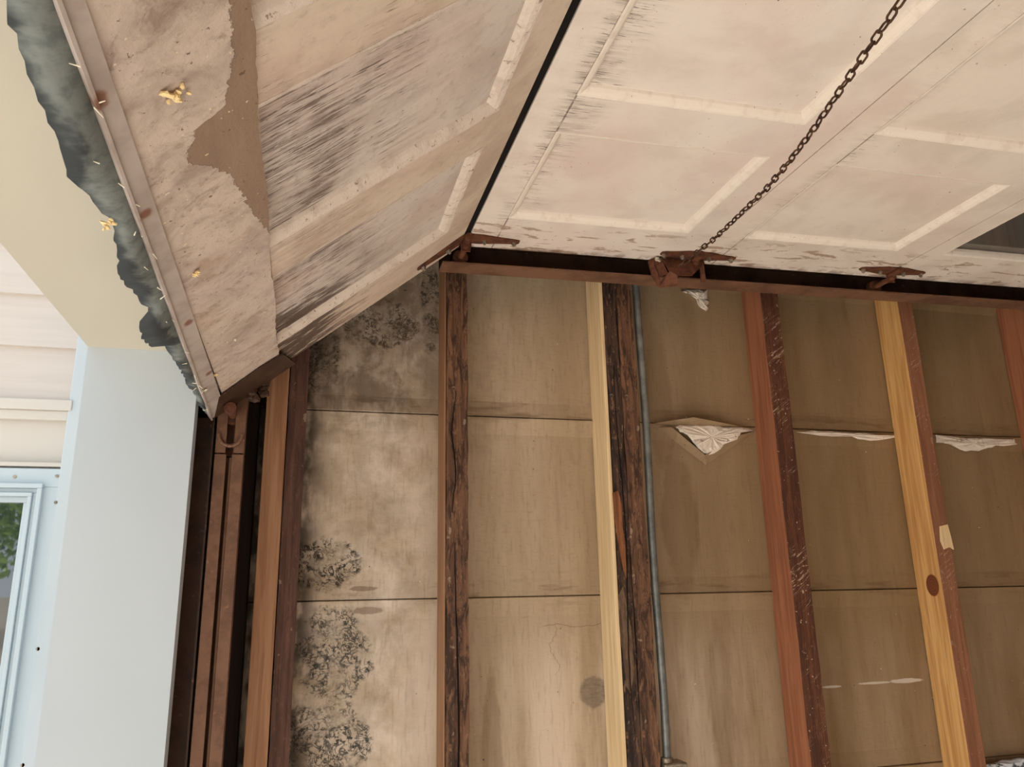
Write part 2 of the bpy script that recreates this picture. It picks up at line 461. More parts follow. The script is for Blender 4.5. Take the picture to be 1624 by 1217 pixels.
def strip_mat():
    m = M('grey_nailed_strip', 0.6)
    u, v, _ = m.coords('uv'); P = m.vec(u, v)
    c = m.mix(m.noise(P, 20, 4).ss(0.4, 0.7), rgb(176, 164, 156), rgb(158, 144, 136))
    for vv in (0.527, 0.70, 1.0, 1.24):
        dx = (v - vv) / 0.009; dz = (u - 0.584) / 0.007
        d = (dx * dx + dz * dz).pw(0.5) + (m.noise(P, 90, 2) - 0.5)
        c = m.mix(d.ss(1.3, 0.5) * 0.8, c, rgb(112, 62, 30))
    m.color(c)
    return m.m
M_STRIP = strip_mat()
m = M('black_rubber', 0.7); u, v, _ = m.coords('uv')
n = m.noise(m.vec(u * 1.5, v * 1.0), 16, 4, 0.6, 0.3); n3 = m.noise(m.vec(u, v, 3), 70, 3, 0.6)
k = (u + (n - 0.5) * 0.05).ss(0.618, 0.606)
m.color(m.mix(k, rgb(52, 56, 58), m.mix(n3.ss(.4, .7), rgb(116, 122, 118), rgb(94, 100, 98)))).bump(n3 * .4 + n, 0.004, 0.5); M_RUB = m.m
m = M('yellow_foam', 0.9); m.color(rgb(236, 212, 160)); M_FOAM = m.m
m = M('white_fibre', 0.9); m.color(rgb(232, 226, 206)); M_FIB = m.m
m = M('white_metal_cladding', 0.45); x, y, z = m.coords('world')
m.color(m.mix(m.noise(m.vec(x, y, z), 3, 2).ss(.3, .7), rgb(195, 202, 206), rgb(190, 198, 203))); M_CLAD = m.m
m = M('cream_metal_cladding', 0.45); m.color(rgb(186, 180, 164)); M_CREAM = m.m
m = M('cream_vinyl_siding', 0.5); x, y, z = m.coords('world')
m.color(m.mix(m.noise(m.vec(x * 3, z * 60, 0), 1, 3).ss(.3, .7), rgb(206, 196, 188), rgb(200, 190, 182))); M_SIDING = m.m
m = M('white_vinyl', 0.35); m.color(rgb(190, 202, 208)); M_VINYL = m.m
m = M('white_trim_paint', 0.5); m.color(rgb(204, 197, 188)); M_TRIM = m.m
m = M('window_glass', 0.02); m.color((0.02, 0.025, 0.03)); m.b.inputs['Specular IOR Level'].default_value = 1.0; m.b.inputs['IOR'].default_value = 1.9; M_GLASS = m.m
m = M('dusty_clear_glass', 0.1); m.color((0.8, 0.78, 0.72)); m.b.inputs['Transmission Weight'].default_value = 0.95; m.b.inputs['IOR'].default_value = 1.02; M_DGLASS = m.m
m = M('dark_room', 0.9); m.color(rgb(40, 40, 40)); M_DARKROOM = m.m
m = M('crumbled_gypsum', 0.9); x, y, z = m.coords('world')
n = m.noise(m.vec(x, y, z), 60, 5, 0.7)
m.color(m.mix(n.ss(0.55, 0.7), rgb(226, 214, 200), rgb(150, 132, 116))).bump(n, 0.004, 0.8); M_GYP = m.m
m = M('blue_white_paper', 0.8); x, y, z = m.coords('world')
n = m.noise(m.vec(x, y, z), 40, 4, 0.7)
m.color(m.mix(n.ss(0.48, 0.56), rgb(206, 212, 220), rgb(86, 96, 104))); M_PAPER = m.m
m = M('teal_painted_wood', 0.6); m.color(rgb(120, 158, 144)); M_TEAL = m.m
m = M('concrete', 0.9); x, y, z = m.coords('world')
n = m.noise(m.vec(x, y, z), 5, 6, 0.65)
m.color(m.mix(n.ss(.35, .65), rgb(206, 201, 194), rgb(184, 178, 170))); M_CONC = m.m
m = M('garage_concrete', 0.8); x, y, z = m.coords('world')
n = m.noise(m.vec(x, y, z), 4, 6, 0.65)
m.color(m.mix(n.ss(.35, .65), rgb(214, 206, 196), rgb(196, 188, 178))); M_FLOOR = m.m
m = M('foliage', 0.6); x, y, z = m.coords('world')
n = m.noise(m.vec(x, y, z), 6, 4, 0.65)
m.color(m.mix(n.ss(.35, .65), rgb(156, 190, 96), rgb(88, 122, 56))); M_LEAF = m.m
m = M('lawn', 0.9); x, y, z = m.coords('world')
n = m.noise(m.vec(x, y, z), 8, 4, 0.65)
m.color(m.mix(n.ss(.35, .65), rgb(120, 136, 76), rgb(92, 112, 56))); M_LAWN = m.m

# ================================================================== THE SETTING
JX0, JX1, JY, SZ = -0.380, -0.194, 1.46, CH + 0.433      # jamb faces and soffit height
WY = 1.69
def struct(o): o['kind'] = 'structure'; return o
struct(MB().box((-0.38, -1.6, -0.12), (6.2, 1.85, 0)).build('floor', M_FLOOR))
struct(MB().box((-14, -12, -0.20), (-0.38, 2.1, -0.02)).build('ground_driveway', M_CONC))
struct(MB().box((-0.38, -12, -0.20), (8, -1.6, -0.02)).build('ground_lawn', M_LAWN))
# side wall: 16 inch courses of board with a thin open joint and slightly lifted lips
wb = MB()
zs = [-0.01 + 0.397 * k for k in range(-4, 4)]
xs = [-0.30 + 0.04 * i for i in range(0, 165)]
rn = random.Random(3)
for k in range(len(zs) - 1):
    z0 = max(zs[k] + 0.0007, -CH); z1 = min(zs[k+1] - 0.0007, 1.10)
    cols = []
    for x_ in xs:
        lift0 = 0.0025 + 0.003 * max(0, math.sin(x_ * 7 + k * 2)); lift1 = 0.004 + 0.004 * max(0, math.sin(x_ * 5.1 + k))
        if 0.36 < x_ < 0.66 and k == 4: lift1 += 0.002
        if k == 5 and x_ < 0.5: lift0 += 0.007
        cols.append([(x_, WY - lift0, z0 + CH), (x_, WY - lift0 * .6, z0 + .012 + CH), (x_, WY, z0 + 0.035 + CH),
                     (x_, WY, z1 - 0.04 + CH), (x_, WY - lift1 * .7, z1 - .014 + CH), (x_, WY - lift1, z1 - .002 + CH), (x_, WY - lift1 + .004, z1 + CH), (x_, WY + 0.012, z1 + CH), (x_, WY + .012, z0 + CH)])
    n = 9
    vs_ = [p for c_ in cols for p in c_]
    fs = [(i*n+j, i*n+(j+1) % n, (i+1)*n+(j+1) % n, (i+1)*n+j) for i in range(len(cols)-1) for j in range(n)]
    wb.add(vs_, fs)
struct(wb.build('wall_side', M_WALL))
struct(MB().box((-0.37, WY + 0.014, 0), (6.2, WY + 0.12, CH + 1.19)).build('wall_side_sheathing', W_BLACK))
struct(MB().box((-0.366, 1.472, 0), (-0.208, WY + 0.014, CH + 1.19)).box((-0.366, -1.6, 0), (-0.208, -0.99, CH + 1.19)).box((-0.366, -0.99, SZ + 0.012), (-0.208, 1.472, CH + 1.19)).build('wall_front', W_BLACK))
struct(MB().box((6.1, -1.6, 0), (6.2, 1.70, CH + 1.19)).build('wall_rear', W_OLD))
struct(MB().box((-0.366, -1.7, 0), (6.2, -1.6, CH + 1.19)).build('wall_opposite', W_ORANGE))
struct(MB().box((-0.375, -1.8, CH + 1.18), (6.3, 1.9, CH + 1.24)).build('ceiling', W_DARKROOF))
t1 = struct(MB().box((JX0, JY, 0), (JX1, JY + 0.011, SZ + 0.002)).box((JX1 - .003, JY + .0112, 0), (JX1, JY + .04, SZ + .01)).box((JX0, JY + .0112, 0), (JX0 + .012, JY + .5, SZ + .6)).build('trim_1', M_CLAD))
struct(MB().box((JX0, -0.99, SZ), (JX1, JY, SZ + 0.011)).box((JX0, -0.99, SZ + .0112), (JX0 + .012, JY + .010, SZ + .6)).build('trim_2', M_CREAM))
struct(MB().box((JX0, -1.0, 0), (JX1, -0.99, SZ)).build('trim_3', M_CLAD))

# exterior wing wall with siding
EY = 2.0
ex = MB()
lap = [0.453 + 0.1305 * k for k in range(0, 22)]
for z_ in lap:
    z0 = CH + z_; z1 = CH + z_ + 0.1305
    ex.add([(-4, EY - 0.012, z0), (-0.54, EY - 0.012, z0), (-0.54, EY - 0.001, z1), (-4, EY - 0.001, z1), (-4, EY + .01, z0), (-0.54, EY + .01, z0)], [(0, 1, 2, 3), (0, 4, 5, 1)])
for k in range(0, 4):
    pass
struct(ex.build('wall_exterior_siding', M_SIDING))
struct(MB().box((-4, EY, 0), (-2.0, EY + .1, CH + 3.3)).box((-0.53, EY, 0), (-0.30, EY + .1, CH + 3.3)).box((-2.0, EY, CH + 0.29), (-0.53, EY + .1, CH + 3.3)).box((-2.0, EY, 0), (-0.53, EY + .1, CH - 1.0)).build('wall_exterior', M_TRIM))
struct(MB().box((-0.54, EY - 0.022, 0), (-0.383, EY, CH + 3.3)).build('trim_4', M_CLAD, bevel=.002))
struct(MB().box((-4, EY - 0.026, CH + 0.428), (-0.532, EY, CH + 0.453)).box((-4, EY - 0.018, CH + 0.406), (-0.54, EY, CH + 0.428)).build('trim_5', M_TRIM, bevel=.002))
struct(MB().box((-4, EY - 0.018, CH + 0.297), (-0.535, EY, CH + 0.306)).build('trim_6', M_TRIM))
win = MB()
wx0, wx1, wz0, wz1 = -2.0, -0.528, CH - 1.0, CH + 0.292
def ring(mb, x0, x1, z0, z1, t, ya, yb):
    mb.box((x0, ya, z1 - t), (x1, yb, z1)); mb.box((x0, ya, z0), (x1, yb, z0 + t))
    mb.box((x1 - t, ya, z0 + t), (x1, yb, z1 - t)); mb.box((x0, ya, z0 + t), (x0 + t, yb, z1 - t))
ring(win, wx0, wx1, wz0, wz1, 0.042, EY - 0.020, EY + 0.02)
wo = struct(win.build('window_1', M_VINYL, bevel=.002))
fr = MB()
ring(fr, wx0 + .040, wx1 - .040, wz0 + .036, wz1 - .036, 0.010, EY - 0.034, EY + 0.02)
ring(fr, wx0 + .050, wx1 - .050, wz0 + .046, wz1 - .046, 0.010, EY - 0.022, EY + 0.02)
ring(fr, wx0 + .060, wx1 - .060, wz0 + .056, wz1 - .056, 0.008, EY - 0.030, EY + 0.02)
ring(fr, wx0 + .068, wx1 - .068, wz0 + .064, wz1 - .064, 0.012, EY - 0.012, EY + 0.02)
fr.build('window_frame', M_VINYL, wo, bevel=.0015)
MB().box((wx0 + .07, EY + .002, wz0 + .07), (wx1 - .078, EY + .006, wz1 - .072)).build('pane', M_GLASS, wo)
sc_ = MB()
for px_, pz_ in ((-0.545, 0.275), (-0.63, 0.272), (-0.537, -0.10), (-0.54, 0.215), (-0.537, -0.33)):
    sc_.tube((px_, EY - .022, CH + pz_), (px_, EY - .019, CH + pz_), 0.004, 8)
sc_.build('screw_head', T_ZINC, wo)

# ================================================================== WALL FRAMING
def stud(name, x0, x1, y0, y1, mat, label, cat='wall stud', z0=-1.7, z1=1.08, group=None, bow=0.0, rough=0.0, seed=1, front=None, front_dep=0.0):
    root = Vector(((x0 + x1) / 2, (y0 + y1) / 2, 0))
    nz = 60; rn = random.Random(seed); mb = MB()
    vs_ = []; fs = []
    for i in range(nz + 1):
        t = i / nz; zz = CH + z0 + (z1 - z0) * t
        b = bow * math.sin(math.pi * t)
        j = lambda: rn.uniform(-rough, rough)
        e = (j(), j(), j(), j())
        vs_ += [(x0 + b + e[0], y0 + e[1] * .6, zz), (x1 + b + e[2], y0 + e[3] * .6, zz), (x1 + b, y1, zz), (x0 + b, y1, zz)]
    fs = [(i*4+k, i*4+(k+1) % 4, (i+1)*4+(k+1) % 4, (i+1)*4+k) for i in range(nz) for k in range(4)] + [(0, 3, 2, 1), (nz*4, nz*4+1, nz*4+2, nz*4+3)]
    mb.add(vs_, fs)
    o = mb.build(name, mat, loc=root)
    if front:
        o.data.materials.append(front)
        for p in o.data.polygons:
            if p.normal.y < -0.7: p.material_index = 1
    if not rough:
        b_ = o.modifiers.new('bevel', 'BEVEL'); b_.width = 0.0015; b_.segments = 2; b_.limit_method = 'ANGLE'
    return tag(o, label, cat, group)
stud('corner_shade_post', -0.2075, -0.152, 1.60, 1.688, W_BLACK, 'near-black filler post standing in for the shade behind the vertical door track', 'post')  # these two near-black posts stand in for the unlit corner void
stud('corner_shade_post', -0.150, -0.095, 1.64, 1.688, W_BLACK, 'black filler board standing in for the shade between the door track and the orange-brown stud', 'post')
stud('wall_stud', -0.080, -0.0385, 1.60, 1.655, W_ORANGE, 'orange-brown wall stud nearest the vertical door track', rough=0.0)
stud('wall_stud', -0.0365, -0.001, 1.605, 1.688, W_REDDARK, 'dark red-brown stud set against the orange-brown stud by the track', rough=0.0008, seed=5)
stud('wall_stud', 0.289, 0.334, 1.60, 1.688, W_OLD, 'rotten cracked brown stud between the mould-stained bay and the next bay', rough=0.0015, seed=2)
stud('wood_strip', 0.2845, 0.2885, 1.61, 1.688, W_ORANGE, 'thin pale wood strip along the left side of the rotten cracked stud', 'strip')
stud('wood_strip', 0.6505, 0.6595, 1.602, 1.688, W_NEW, 'new pale yellow board fixed beside the doubled dark studs', 'strip')
stud('wall_stud', 0.6605, 0.691, 1.60, 1.688, W_OLDDARK, 'blackened split stud next to the new pale yellow board', rough=0.002, seed=8)
stud('wall_stud', 0.6935, 0.732, 1.60, 1.688, W_OLD, 'rough dark brown stud beside the grey conduit', rough=0.0015, seed=9)
stud('wall_stud', 1.085, 1.134, 1.605, 1.688, W_RED, 'stud with smooth red-brown side and white-scratched dark face', rough=0.001, seed=11, front=W_SCRATCH)
stud('wall_stud', 1.496, 1.542, 1.605, 1.688, W_PINE, 'yellow pine stud with a large knot and reddish scraped front', front=W_PINEFACE)
stud('wall_stud', 1.912, 1.962, 1.605, 1.688, W_RED, 'red-brown stud at the right edge under the rail')
for xx in (2.32, 2.73, 3.14, 3.55, 3.96, 4.37, 4.78, 5.19, 5.6):
    pass
stud('teal_board', 1.966, 1.98, 1.56, 1.60, M_TEAL, 'sliver of teal painted board at the right edge of the photo', 'board', z0=-.2, z1=0.70)

# hairline splits on the old studs
cb = MB()
def split_line(parent, x_, y_, za, zb, wd, seed):
    rn = random.Random(seed); mb = MB(); n = 40; vs_ = []
    for i in range(n + 1):
        t = i / n; z_ = CH + za + (zb - za) * t
        dx = 0.004 * math.sin(t * 9 + seed) + rn.uniform(-.0006, .0006); h = wd * (0.35 + 0.65 * math.sin(math.pi * t)) * .5
        vs_ += [(x_ + dx - h, y_, z_), (x_ + dx + h, y_, z_)]
    mb.add(vs_, [(2*i, 2*i+1, 2*i+3, 2*i+2) for i in range(n)])
    return mb.build('crack', M_BLACK, parent)
m = M('black_gap', 1.0); m.color(rgb(18, 12, 10)); M_BLACK = m.m
def find(lbl): return next(o for o in D.objects if o.get('label', '').startswith(lbl))
def wchild(parent, mb, name, mat):
    return mb.build(name, mat, parent)
split_line(find('rotten cracked'), 0.309, 1.5975, -0.9, 0.10, 0.004, 2)
split_line(find('rotten cracked'), 0.303, 1.5975, 0.16, 0.42, 0.003, 5)
split_line(find('blackened'), 0.678, 1.5970, -0.3, 0.5, 0.003, 3)
MB().box((0.690, 1.612, 0.1), (0.6945, 1.68, CH + 1.05)).build('gap_shade', M_BLACK, find('blackened'))  # black sliver standing for the shade between the two studs
tp = MB(); tp.poly([onY(a, b, 1.5985) for a, b in [(972, 782), (980, 778), (986, 800), (988, 840), (994, 872), (996, 905), (993, 918), (988, 900), (982, 868), (976, 830)]], (0, 1, 0), 0.004)
tp.build('torn_splinter', W_SPLINT, find('blackened'))
tp = MB(); tp.poly([onY(a, b, 1.5985) for a, b in [(981, 945), (988, 930), (994, 960), (1003, 1010), (1006, 1070), (1000, 1100), (994, 1090), (988, 1040), (983, 990)]], (0, 1, 0), 0.004)
tp.build('torn_splinter', W_PALESPL, find('blackened'))

# nails with rusty stains are part of the stud; big knot and torn patch of the pine stud
pine = find('yellow pine')
kn = MB(); n = 20
c0 = onY(1477, 912, 1.6); 
vs_ = [(1.4955, 1.6335, c0.z)] + [(1.4952, 1.6335 + 0.020 * math.cos(t), CH + (-0.004) + 0.026 * math.sin(t)) for t in [2*math.pi*i/n for i in range(n)]]
vs_[0] = (1.4948, 1.6335, CH - 0.004)
kn.add(vs_, [(0, 1 + i, 1 + (i+1) % n) for i in range(n)])
m = M('knot_wood', 0.6); x, y, z = m.coords('world'); zz = z - CH + 0.004; yy = y - 1.6335
d_ = ((yy * yy * 1.7 + zz * zz).pw(0.5) * 900 + m.noise(m.vec(x, y, z), 80, 2) * 3)._m('SINE')
m.color(m.mix(d_.ss(-1, 1), rgb(126, 72, 42), rgb(104, 58, 36))); M_KNOT = m.m
kn.build('knot', M_KNOT, pine)
tp = MB()
pts = [(1490, 835), (1503, 832), (1508, 850), (1513, 872), (1506, 868), (1497, 872), (1491, 858)]
tp.poly([onY(a, b, 1.6045) for a, b in pts], (0, 1, 0), 0.002)
wchild(pine, tp, 'torn_patch', W_NEW)

# conduit
cd = empty('conduit', (0.757, 1.66, CH - 0.36), 'grey metal conduit running up beside the dark brown stud', 'conduit')
cp = D.curves.new('c', 'CURVE')
mb = MB()
prev = None
path = [(0.752 + 0.002 * math.sin(i * 1.3), 1.612, CH - 0.36 + i * 0.12) for i in range(13)]
for a, b in zip(path, path[1:]): mb.tube(a, b, 0.0088, 14, cap=False)
mb.build('pipe', T_CONDUIT, cd, smooth=True)
mb = MB(); mb.box((0.738, 1.595, CH - 0.45), (0.79, 1.64, CH - 0.345)); mb.tube((0.752, 1.612, CH - .35), (0.752, 1.612, CH - .335), 0.013, 12)
mb.build('junction_box', T_ZINC, cd, bevel=.003)

# crumbled plaster and paper squeezed through the joints
def ragged(name, pts, Y, mat, label, cat, seed, dep=0.010, sub=3):
    rn = random.Random(seed); pp = []
    n = len(pts)
    for i in range(n):
        a = pts[i]; b = pts[(i+1) % n]
        for k in range(sub):
            t = k / sub; pp.append((a[0] + (b[0]-a[0])*t + rn.uniform(-1.6, 1.6), a[1] + (b[1]-a[1])*t + rn.uniform(-1.6, 1.6)))
    n = len(pp); cx = sum(p[0] for p in pp) / n; cy = sum(p[1] for p in pp) / n
    rim = [onY(a, b, Y) for a, b in pp]
    mid = [onY(cx + (a-cx)*.6, cy + (b-cy)*.6, Y - dep * rn.uniform(.5, 1.2)) for a, b in pp]
    rim2 = [onY(cx + (a-cx)*.88, cy + (b-cy)*.88, Y - dep * rn.uniform(.3, .8)) for a, b in pp]
    ce = onY(cx, cy, Y - dep * .8)
    mb = MB(); vs_ = rim + rim2 + mid + [ce]
    fs = [(i, (i+1) % n, n+(i+1) % n, n+i) for i in range(n)] + [(n+i, n+(i+1) % n, 2*n+(i+1) % n, 2*n+i) for i in range(n)] + [(2*n+i, 2*n+(i+1) % n, 3*n) for i in range(n)]
    fs += [tuple(reversed(range(n)))]
    mb.add(vs_, fs)
    return tag(mb.build(name, mat, loc=ce), label, cat, 'crumbled plaster on the side wall' if 'plaster' in name else None)
ragged('plaster_patch', [(1080, 460), (1100, 458), (1121, 461), (1124, 480), (1121, 494), (1110, 488), (1102, 474)], 1.688, M_GYP, 'torn white plaster scrap hanging just below the rusty bracket and rail', 'plaster', 1)
ragged('plaster_patch', [(1070, 676), (1100, 674), (1135, 675), (1170, 679), (1196, 682), (1176, 686), (1168, 696), (1150, 703), (1138, 716), (1122, 722), (1112, 716), (1098, 703), (1090, 690), (1078, 684)], 1.673, M_GYP, 'large V-shaped burst of white plaster beside the grey conduit', 'plaster', 2, 0.008)
ragged('plaster_patch', [(1262, 685), (1300, 684), (1350, 687), (1418, 690), (1418, 696), (1380, 698), (1350, 694), (1300, 692)], 1.683, M_GYP, 'thin white plaster ridge left of the yellow pine stud', 'plaster', 3, 0.006)
ragged('plaster_patch', [(1484, 691), (1530, 694), (1610, 698), (1612, 706), (1580, 707), (1560, 714), (1530, 716), (1505, 705), (1486, 702)], 1.683, M_GYP, 'lumpy white plaster ridge right of the yellow pine stud', 'plaster', 4, 0.008)
ragged('paper_scrap', [(1562, 1212), (1590, 1206), (1624, 1203), (1660, 1206), (1660, 1250), (1560, 1250)], 1.675, M_PAPER, 'crumpled blue-white paper scrap at the lower right corner', 'paper', 5, 0.01)
# the loose flaps of brown paper above and below the burst
fl = MB()
a0 = onY(1035, 672, 1.683); a1 = onY(1100, 662, 1.655); a2 = onY(1198, 681, 1.683); a3 = onY(1100, 676, 1.672)
fl.add([a0, a1, a2, a3], [(0, 1, 3), (1, 2, 3)])
b0 = onY(1040, 678, 1.686); b1 = onY(1066, 678, 1.672); b2 = onY(1118, 722, 1.668); b3 = onY(1175, 690, 1.676); b4 = onY(1198, 684, 1.686); b5 = onY(1120, 738, 1.688)
fl.add([b0, b1, b2, b3, b4, b5], [(0, 1, 2, 5), (2, 3, 4, 5)])
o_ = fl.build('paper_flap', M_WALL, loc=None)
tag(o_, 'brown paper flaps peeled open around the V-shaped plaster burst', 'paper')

# ================================================================== TRACKS
SL = 0.022
def zdoor(x_): return CH + 0.712 + SL * (x_ - 0.3)
# vertical + curved channel, open towards the door
def sweep(path, prof, name, mat, parent=None, **k):
    """path: list of (x, z, nx, nz) with n pointing to the inner side; prof: list of (n, y)"""
    n = len(prof); mb = MB(); vs_ = []
    for (x_, z_, nx, nz) in path:
        for (q, yy) in prof: vs_.append((x_ + nx * q, yy, z_ + nz * q))
    fs = [(i*n+j, i*n+(j+1) % n, (i+1)*n+(j+1) % n, (i+1)*n+j) for i in range(len(path)-1) for j in range(n)]
    fs += [tuple(range(n)), tuple(reversed(range((len(path)-1)*n, len(path)*n)))]
    mb.add(vs_, fs)
    return mb.build(name, mat, parent, **k)
def cprof(w_, y0, y1, lip, t=0.002):
    h = w_ / 2
    return [(-h + lip, y0), (-h, y0), (-h, y1 - .008), (-h + .008, y1), (h - .008, y1), (h, y1 - .008), (h, y0), (h - lip, y0), (h - lip, y0 + t), (h - t, y0 + t),
            (h - t, y1 - .008 - t), (h - .008 - t, y1 - t), (-h + .008 + t, y1 - t), (-h + t, y1 - .008 - t), (-h + t, y0 + t), (-h + lip, y0 + t)]
vt = empty('door_track', (-0.135, 1.53, 0), 'brown vertical steel door track beside the white jamb', 'door track')
TX = -0.135
sweep([(TX, 0.02, 1, 0), (TX, CH + 0.255, 1, 0)], cprof(0.050, 1.508, 1.548, 0.020), 'channel', T_BROWN, vt)
# raised centre bead of the channel
sweep([(TX + 0.004, 0.02, 1, 0), (TX + 0.004, CH + 0.25, 1, 0)], [(-.006, 1.546), (-.004, 1.516), (.000, 1.513), (.002, 1.546)], 'channel_bead', T_BROWN, vt)
mb = MB()
mb.box((-0.2065, 1.545, 0.02), (-0.1655, 1.549, CH + .33)).box((-0.1685, 1.518, 0.02), (-0.1655, 1.545, CH + .33))
mb.build('mounting_angle', T_BROWND, vt)
ct = empty('curved_track', (-0.11, 1.53, CH + 0.26), 'brown curved door track rising from the vertical track behind the tilted section', 'door track')
Rr = 0.385; ccx = TX + Rr; ccz = CH + 0.335
pth = [(TX, CH + 0.258, 1, 0), (TX, ccz, 1, 0)] + [(ccx - Rr * math.cos(t), ccz + Rr * math.sin(t), math.cos(t), -math.sin(t)) for t in [math.radians(a) for a in range(5, 91, 5)]]
sweep(pth, cprof(0.050, 1.508, 1.548, 0.018), 'channel', T_BROWN, ct, smooth=False)
mb = MB()
for i in range(9):
    t0 = math.pi * (1 + i / 9); t1 = math.pi * (1 + (i + 1) / 9)
    mb.tube((TX + 0.021 * math.cos(t0), 1.504, CH + 0.292 + .022 * math.sin(t0)), (TX + 0.021 * math.cos(t1), 1.504, CH + 0.292 + .022 * math.sin(t1)), 0.0035, 8)
mb.build('splice_lip', T_BROWN, vt)
# horizontal rail
ht = empty('door_rail', (0.26, 1.53, CH + 0.69), 'long dark brown horizontal door rail beneath the open door', 'door rail')
def hz(x_, dz): return CH + 0.676 + SL * (x_ - 0.26) + dz
mb = MB()
xa, xb = 0.262, 4.2
def hb(y0, y1, d0, d1):
    mb.hexa([(xa, y0, hz(xa, d0)), (xb, y0, hz(xb, d0)), (xb, y1, hz(xb, d0)), (xa, y1, hz(xa, d0)), (xa, y0, hz(xa, d1)), (xb, y0, hz(xb, d1)), (xb, y1, hz(xb, d1)), (xa, y1, hz(xa, d1))])
hb(1.508, 1.560, 0.0, 0.0035)
mb.build('bottom_flange', T_BROWN, ht)
mb = MB(); hb(1.557, 1.560, 0.0035, 0.062); mb.build('web', T_BROWND, ht)  # web and top flange take darker steel for the shade inside the rail
mb = MB(); hb(1.513, 1.557, 0.0585, 0.062); mb.build('top_flange', T_BROWND, ht)
for x_ in (1.0, 2.2, 3.6):
    MB().box((x_, 1.5605, CH + .7), (x_ + .03, 1.5645, CH + 1.04)).build('hanger_strap', T_BROWND, ht)

# ================================================================== THE DOOR
door = empty('garage_door', (0.3, 0.2, CH + 0.33), 'weathered off-white panelled wooden garage door, raised with its bottom section tilted', 'garage door')
door['kind'] = 'thing'
YF, YN = 1.495, -1.10
th = math.radians(39.3); HA = Vector((0.297, 0, CH + 0.712)); AD = Vector((-math.cos(th), 0, -math.sin(th))); AN = Vector((-math.sin(th), 0, math.cos(th)))
al = math.atan(SL); BD = Vector((math.cos(al), 0, math.sin(al))); BN = Vector((-math.sin(al), 0, math.cos(al))); BO = Vector((0, 0, zdoor(0)))
def fA(u, v, w_): p = HA + AD * u + AN * w_; return Vector((p.x, v, p.z))
def fB(u, v, w_): p = BO + BD * u + BN * w_; return Vector((p.x, v, p.z))
def slab(mb, fn, u0, u1, v0, v1, w0, w1):
    c_ = [(u0, v0, w0), (u1, v0, w0), (u1, v1, w0), (u0, v1, w0), (u0, v0, w1), (u1, v0, w1), (u1, v1, w1), (u0, v1, w1)]
    mb.hexa([fn(*q) for q in c_], [(q[0], q[1]) for q in c_])
PW, MU = 0.307, 0.097
bays = [(1.352 - i * (PW + MU), 1.352 - i * (PW + MU) - PW) for i in range(6)]
def moulding(mb, fn, u0, u1, v0, v1, wd, dep, jit=0.0, seed=0):
    """mitred quarter-round ring stepping from the frame face down to the panel"""
    prof = [(0, 0.001), (0.0, -0.0004), (0.22, 0.0002), (0.55, dep * .22), (0.85, dep * .62), (1.0, dep + .001)]
    rn = random.Random(seed); nseg = 26; loops = []
    for (o, w_) in prof:
        o_ = o * wd; pts = []
        for (a, b) in (((u0+o_, v0-o_), (u1-o_, v0-o_)), ((u1-o_, v0-o_), (u1-o_, v1+o_)), ((u1-o_, v1+o_), (u0+o_, v1+o_)), ((u0+o_, v1+o_), (u0+o_, v0-o_))):
            for k in range(nseg):
                t = k / nseg
                pts.append((a[0]+(b[0]-a[0])*t + rn.uniform(-jit, jit), a[1]+(b[1]-a[1])*t + rn.uniform(-jit, jit), w_ + rn.uniform(-jit, jit)))
        loops.append(pts)
    n = len(loops[0]); vs_ = [q for l in loops for q in l]
    fs = [(l*n+i, l*n+(i+1) % n, (l+1)*n+(i+1) % n, (l+1)*n+i) for l in range(len(prof)-1) for i in range(n)]
    mb.add([fn(*q) for q in vs_], fs, [(q[0], q[1]) for q in vs_])
def section(fn, s0, s1, p0, p1, mats, glazed=False, jit=0.0):
    mf, mp, mm = mats
    mb = MB(); T = 0.036
    slab(mb, fn, s0, p0, YF, YN, 0, T); slab(mb, fn, p1, s1, YF, YN, 0, T)
    vv = [YF] + [q for b in bays for q in b] + [YN]
    for i in range(0, len(vv), 2): slab(mb, fn, p0, p1, vv[i], vv[i+1], 0, T)
    o = mb.build('door_section', mf, door)
    for i, (v0, v1) in enumerate(bays):
        pb = MB()
        if glazed:
            slab(pb, fn, p0 + .004, p1 - .004, v0 - .004, v1 + .004, 0.016, 0.019); pb.build('window_pane', M_DGLASS, o)
        else:
            slab(pb, fn, p0, p1, v0, v1, 0.0115, 0.022); pb.build('panel', mp, o)
        q = MB(); moulding(q, fn, p0, p1, v0, v1, 0.017 if not glazed else .006, 0.0115 if not glazed else .016, jit, i); q.build('moulding', mm, o)
    return o
secB = section(fB, 0.307, 0.8265, 0.365, 0.757, (MP_B, MP_B, M_MOULD), jit=0.0002)
secC = section(fB, 0.829, 1.3545, 0.889, 1.281, (MP_C, MP_C, M_MOULD), jit=0.0002)
secD = section(fB, 1.357, 1.882, 1.408, 1.82, (MP_C, MP_C, M_MOULD), glazed=True, jit=0.0003)
secE = section(fB, 1.8845, 2.41, 1.945, 2.34, (MP_C, MP_C, M_MOULD))
